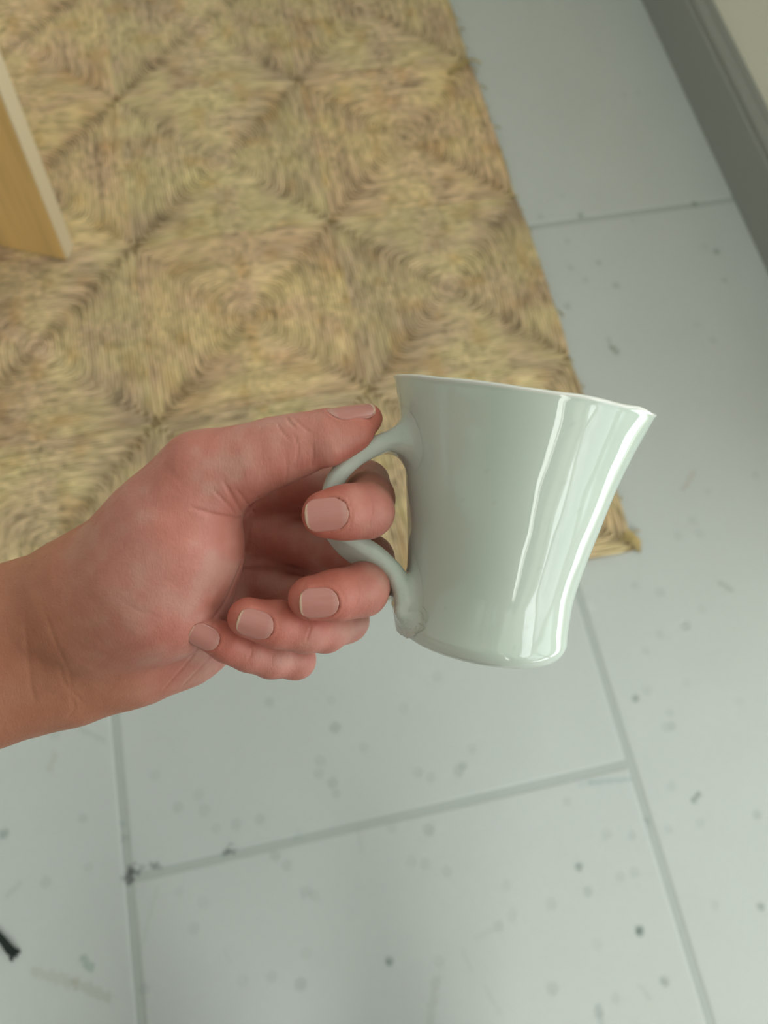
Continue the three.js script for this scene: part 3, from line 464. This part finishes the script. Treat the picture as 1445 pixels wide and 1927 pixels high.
  const legs = prep([...segs([Q(-0.21, 0.50, 0.37, 88), Q(-0.23, 0.30, 0.40, 74), Q(-0.24, 0.085, 0.42, 58), Q(-0.23, 0.075, 0.62, 54), Q(-0.22, 0.055, 0.83, 38)]), ...segs([Q(-0.03, 0.50, 0.37, 88), Q(-0.01, 0.30, 0.40, 74), Q(0.00, 0.085, 0.42, 58), Q(-0.01, 0.075, 0.62, 54), Q(-0.02, 0.055, 0.83, 38)])]);
  const feet = [-1, 1].map((sd) => prep(segs([Q(-0.12 + sd * 0.10, 0.055, 0.84, 39), Q(-0.12 + sd * 0.105, 0.045, 0.93, 36), Q(-0.12 + sd * 0.11, 0.04, 1.02, 30)])));
  const head = prep([...segs([Q(-0.12, 1.00, 0.325, 52), Q(-0.105, 1.10, 0.285, 50)]), ...segs([Q(-0.10, 1.19, 0.265, 76), Q(-0.095, 1.155, 0.225, 66), Q(-0.092, 1.105, 0.195, 42)]), ...segs([Q(-0.092, 1.165, 0.155, 7), Q(-0.090, 1.135, 0.137, 10)]), ...segs([Q(-0.098, 1.105, 0.158, 9), Q(-0.080, 1.105, 0.158, 9)]), ...[-1, 1].flatMap((sd) => segs([Q(-0.096 + sd * 0.073, 1.175, 0.245, 11), Q(-0.096 + sd * 0.073, 1.145, 0.238, 8)]))]);
  const eyes = [-1, 1].map((sd) => Q(-0.092 + sd * 0.031, 1.168, 0.163, 9));
  const union = (list, k) => (x, y, z) => { let d = 1e9; for (const s of list) { const q = cap(s, x, y, z); d = d > 1e8 ? q : smin(d, q, k); } return d; };
  const rest = union([...upperL, ...upperR, ...foreR, ...torso, ...legs, ...feet[0], ...feet[1]], 26), face = union(head, 12), palmRest = union(palm, 11);
  const body = (x, y, z) => { let d = smin(smin(rest(x, y, z), face(x, y, z), 20), palmRest(x, y, z), 14); for (const e of eyes) d = Math.max(d, -(Math.hypot(x - e[0], y - e[1], z - e[2]) - 12)) ; for (const e of eyes) d = Math.min(d, Math.hypot(x - e[0], y - e[1], z - e[2]) - e[3]); return d; };
  const around = (list, m) => { const lo = [1e9, 1e9, 1e9], hi = [-1e9, -1e9, -1e9]; for (const s of list) for (const t of [0, 1]) for (let i = 0; i < 3; i++) { const v = s[i] + t * s[i + 4], r = s[3] + t * s[7] + m; lo[i] = Math.min(lo[i], v - r); hi[i] = Math.max(hi[i], v + r); } return [lo, hi]; };
  const [blo, bhi] = around([...upperL, ...upperR, ...foreR, ...torso, ...legs, ...feet[0], ...feet[1], ...head], 12);
  blo[0] = Math.min(blo[0], seamX - 260); blo[2] = Math.min(blo[2], -80);
  const whole = nets(body, body, blo, bhi, 6.5);
  { // where the fine hand takes over, the coarse skin stops at the wrist
    const keepV = (i) => !(whole.pos[i * 3] > seamX + 1 && whole.pos[i * 3 + 2] < 70 && whole.pos[i * 3 + 1] < 130 && palmRest(whole.pos[i * 3], whole.pos[i * 3 + 1], whole.pos[i * 3 + 2]) < 12), out = [];
    for (let i = 0; i < whole.idx.length; i += 3) if (keepV(whole.idx[i]) && keepV(whole.idx[i + 1]) && keepV(whole.idx[i + 2])) out.push(whole.idx[i], whole.idx[i + 1], whole.idx[i + 2]);
    whole.idx = out;
  }
  const wrist = nets(base, skin, [seamX - 40, -120, -60], [seamX + 1, 60, 60], 2.2);
  const parts = [fineP, wrist, whole], tips = fingers.map((f) => f.pts[f.pts.length - 1]);
  const geos = parts.map(({ pos, idx }) => {
    const g = new THREE.BufferGeometry(), nor = new Float32Array(pos.length), col = new Float32Array(pos.length), uv = new Float32Array(pos.length / 3 * 2), out = new Float32Array(pos.length);
    for (let i = 0; i < pos.length; i += 3) {
      const x = pos[i], y = pos[i + 1], z = pos[i + 2], e = 0.35;
      const sk = idx === whole.idx ? body : skin, q = unit([sk(x + e, y, z) - sk(x - e, y, z), sk(x, y + e, z) - sk(x, y - e, z), sk(x, y, z + e) - sk(x, y, z - e)]);
      nor.set(q, i); out[i] = x / 1000; out[i + 1] = y / 1000; out[i + 2] = z / 1000;
      uv[i / 3 * 2] = x / 40; uv[i / 3 * 2 + 1] = Math.atan2(y + 4, z + 30) * 40 / 40;
      let tip = 0; for (const t of tips) tip = Math.max(tip, 1 - smooth(Math.hypot(x - t[0], y - t[1], z - t[2]), 4, 26));
      tip *= smooth(palmRest(x, y, z), 0.5, 3.5);
      const arm = 1 - smooth(x + 0.35 * y + 5 * noise3(x * 0.05, y * 0.05, z * 0.05), -72, -20);
      const mott = noise3(x * 0.085 + 3, y * 0.085, z * 0.085), m2 = noise3(x * 0.22 + 8, y * 0.22, z * 0.22), m3 = noise3(x * 0.9, y * 0.9, z * 0.9);
      let c = [0.535, 0.215, 0.168];
      const mix = (d, k) => { c = c.map((v, j) => lerp(v, d[j], clamp(k, 0, 1))); };
      mix([0.51, 0.275, 0.215], 0.65 * smooth(0.6 * mott + 0.55 * m2, -0.15, 0.6)); mix([0.50, 0.165, 0.12], 0.5 * smooth(-mott - 0.4 * m2, 0.0, 0.8));
      mix([0.52, 0.135, 0.095], 0.75 * tip); mix([0.41, 0.17, 0.095], 0.85 * arm);
      for (const e of eyes) { const r = Math.hypot(x - e[0], y - e[1], z - e[2]); if (sk === body && r < e[3] + 1.2) c = [0.7, 0.68, 0.65]; }
      const s = 1 + 0.05 * m2 + 0.035 * m3; col[i] = c[0] * s; col[i + 1] = c[1] * s; col[i + 2] = c[2] * s;
    }
    g.setAttribute('position', new THREE.BufferAttribute(out, 3)); g.setAttribute('normal', new THREE.BufferAttribute(nor, 3)); g.setAttribute('color', new THREE.BufferAttribute(col, 3)); g.setAttribute('uv', new THREE.BufferAttribute(uv, 2)); g.setIndex(idx);
    return g;
  });
  const pores = dataTexture(512, 512, (x, y) => { const v = 128 + 45 * noise3(x / 5, y / 9, 2) + 45 * noise3(x / 9, y / 4, 7) + 25 * noise3(x / 2.5, y / 2.5, 4); return [v, v, v]; });
  const skinM = M({ name: 'skin', vertexColors: true, roughness: 0.48, specularIntensity: 0.75, bumpMap: pores, bumpScale: 0.00012, color: lin(1, 1, 1) });
  const person = mesh('person', mergeGeometries(geos), skinM, scene);
  person.position.copy(inSpace(...O)); person.quaternion.copy(camera.quaternion);
  person.userData = { label: 'left hand and bare forearm of a person holding the mug by its handle', category: 'person' };
  // clothes: offset shells over the limbs they cover
  const dress = (name, label, f, list, m, material, keep) => {
    const [lo, hi] = around(list, m + 8), n = nets(f, f, lo, hi, 7), p = new Float32Array(n.pos.length), q = new Float32Array(n.pos.length), idx = [];
    for (let i = 0; i < n.pos.length; i += 3) { const [x, y, z] = n.pos.slice(i, i + 3), e = 1, g = unit([f(x + e, y, z) - f(x - e, y, z), f(x, y + e, z) - f(x, y - e, z), f(x, y, z + e) - f(x, y, z - e)]); p.set([x / 1000, y / 1000, z / 1000], i); q.set(g, i); }
    for (let i = 0; i < n.idx.length; i++) idx.push(n.idx[i]);
    const g = new THREE.BufferGeometry(); g.setAttribute('position', new THREE.BufferAttribute(p, 3)); g.setAttribute('normal', new THREE.BufferAttribute(q, 3)); g.setIndex(idx);
    const c = mesh(name, g, material, person); c.userData.label = label;
  };
  const cloth = (r, g, b) => M({ color: lin(r, g, b), roughness: 0.95 }), fold = (x, y, z) => 2.2 * noise3(x * 0.02, y * 0.02, z * 0.02) + 0.8 * noise3(x * 0.06, y * 0.06, z * 0.06);
  const sleeves = [...upperL, ...upperR].filter((s, i) => i % 2 === 1), topF = union([...torso, ...sleeves], 30), legF = union(legs, 26);
  const neck = Q(-0.115, 1.045, 0.305, 62);
  dress('shirt', 'dark brown shirt', (x, y, z) => Math.max(topF(x, y, z) - 9 - fold(x, y, z), -(Math.hypot(x - neck[0], y - neck[1], z - neck[2]) - neck[3])), [...torso, ...sleeves], 14, cloth(0.19, 0.17, 0.14));
  dress('trousers', 'dark blue trousers', (x, y, z) => legF(x, y, z) - 8 - fold(x, y, z), legs, 13, cloth(0.05, 0.06, 0.085));
  for (const f of feet) { const ff = union(f, 10); dress('shoe', 'black shoe', (x, y, z) => ff(x, y, z) - 5, f, 8, cloth(0.03, 0.03, 0.03)); }
  const hairF = union(prep(segs([Q(-0.10, 1.20, 0.275, 84), Q(-0.10, 1.17, 0.30, 80), Q(-0.108, 1.10, 0.315, 62)])), 10), brow = Q(-0.092, 1.13, 0.165, 66);
  dress('hair', 'short dark brown hair', (x, y, z) => Math.max(hairF(x, y, z) - 3 - fold(x, y, z), -(Math.hypot(x - brow[0], y - brow[1], z - brow[2]) - brow[3])), prep(segs([Q(-0.10, 1.20, 0.275, 84), Q(-0.10, 1.17, 0.30, 80), Q(-0.108, 1.10, 0.315, 62)])), 10, cloth(0.035, 0.022, 0.014));
  const nailM = M({ name: 'fingernail', vertexColors: true, roughness: 0.2, color: lin(1, 1, 1), specularIntensity: 1 });
  for (const q of nails) {
    const NU = 26, NW = 22, pos = [], col = [], idx = [], hl = q.len / 2, hw = q.wid / 2;
    for (let i = 0; i <= NU; i++) for (let j = 0; j <= NW; j++) {
      const a = i / NU * 2 - 1, b = j / NW * 2 - 1;                  // a from the cuticle to the free edge
      const u = a * hl, rr = a < 0 ? hw * 0.92 : hw * 0.75, over = Math.max(0, Math.abs(u) - (hl - rr)), w = b * (hw - rr + Math.sqrt(Math.max(0, rr * rr - over * over)) + 0.02);
      const top = nailTop(q, u, w);
      pos.push(...[0, 1, 2].map((k) => (q.c[k] + q.A[k] * u + q.S[k] * w + q.D[k] * top) / 1000));
      const edge = smooth(a + 0.06 * b * b, 0.86, 0.92), luna = 1 - smooth(a, -0.85, -0.6), n = 1 + 0.03 * noise3(w * 2.5, 3, q.len);
      const base3 = [lerp(lerp(0.53, 0.56, luna), 0.64, edge) * n, lerp(lerp(0.235, 0.29, luna), 0.45, edge) * n, lerp(lerp(0.20, 0.245, luna), 0.32, edge) * n]; col.push(...base3);
    }
    for (let i = 0; i < NU; i++) for (let j = 0; j < NW; j++) { const a = i * (NW + 1) + j, b = a + NW + 1; idx.push(a, a + 1, b, b, a + 1, b + 1); }
    const top = pos.length / 3; for (let i = 0; i < top; i++) { const k = i * 3; pos.push(...[0, 1, 2].map((c) => pos[k + c] - q.D[c] * 0.0007)); col.push(col[k], col[k + 1], col[k + 2]); }
    const rim = []; for (let j = 0; j <= NW; j++) rim.push(j); for (let i = 1; i <= NU; i++) rim.push(i * (NW + 1) + NW); for (let j = NW - 1; j >= 0; j--) rim.push(NU * (NW + 1) + j); for (let i = NU - 1; i > 0; i--) rim.push(i * (NW + 1));
    for (let i = 0; i < rim.length; i++) { const a = rim[i], b = rim[(i + 1) % rim.length]; idx.push(a, a + top, b, b, a + top, b + top); }
    const g = new THREE.BufferGeometry(); g.setAttribute('position', new THREE.Float32BufferAttribute(pos, 3)); g.setAttribute('color', new THREE.Float32BufferAttribute(col, 3)); g.setIndex(idx); g.computeVertexNormals();
    mesh('fingernail', g, nailM, person);
  }
}

scene.updateMatrixWorld(true);
renderer.render(scene, camera);
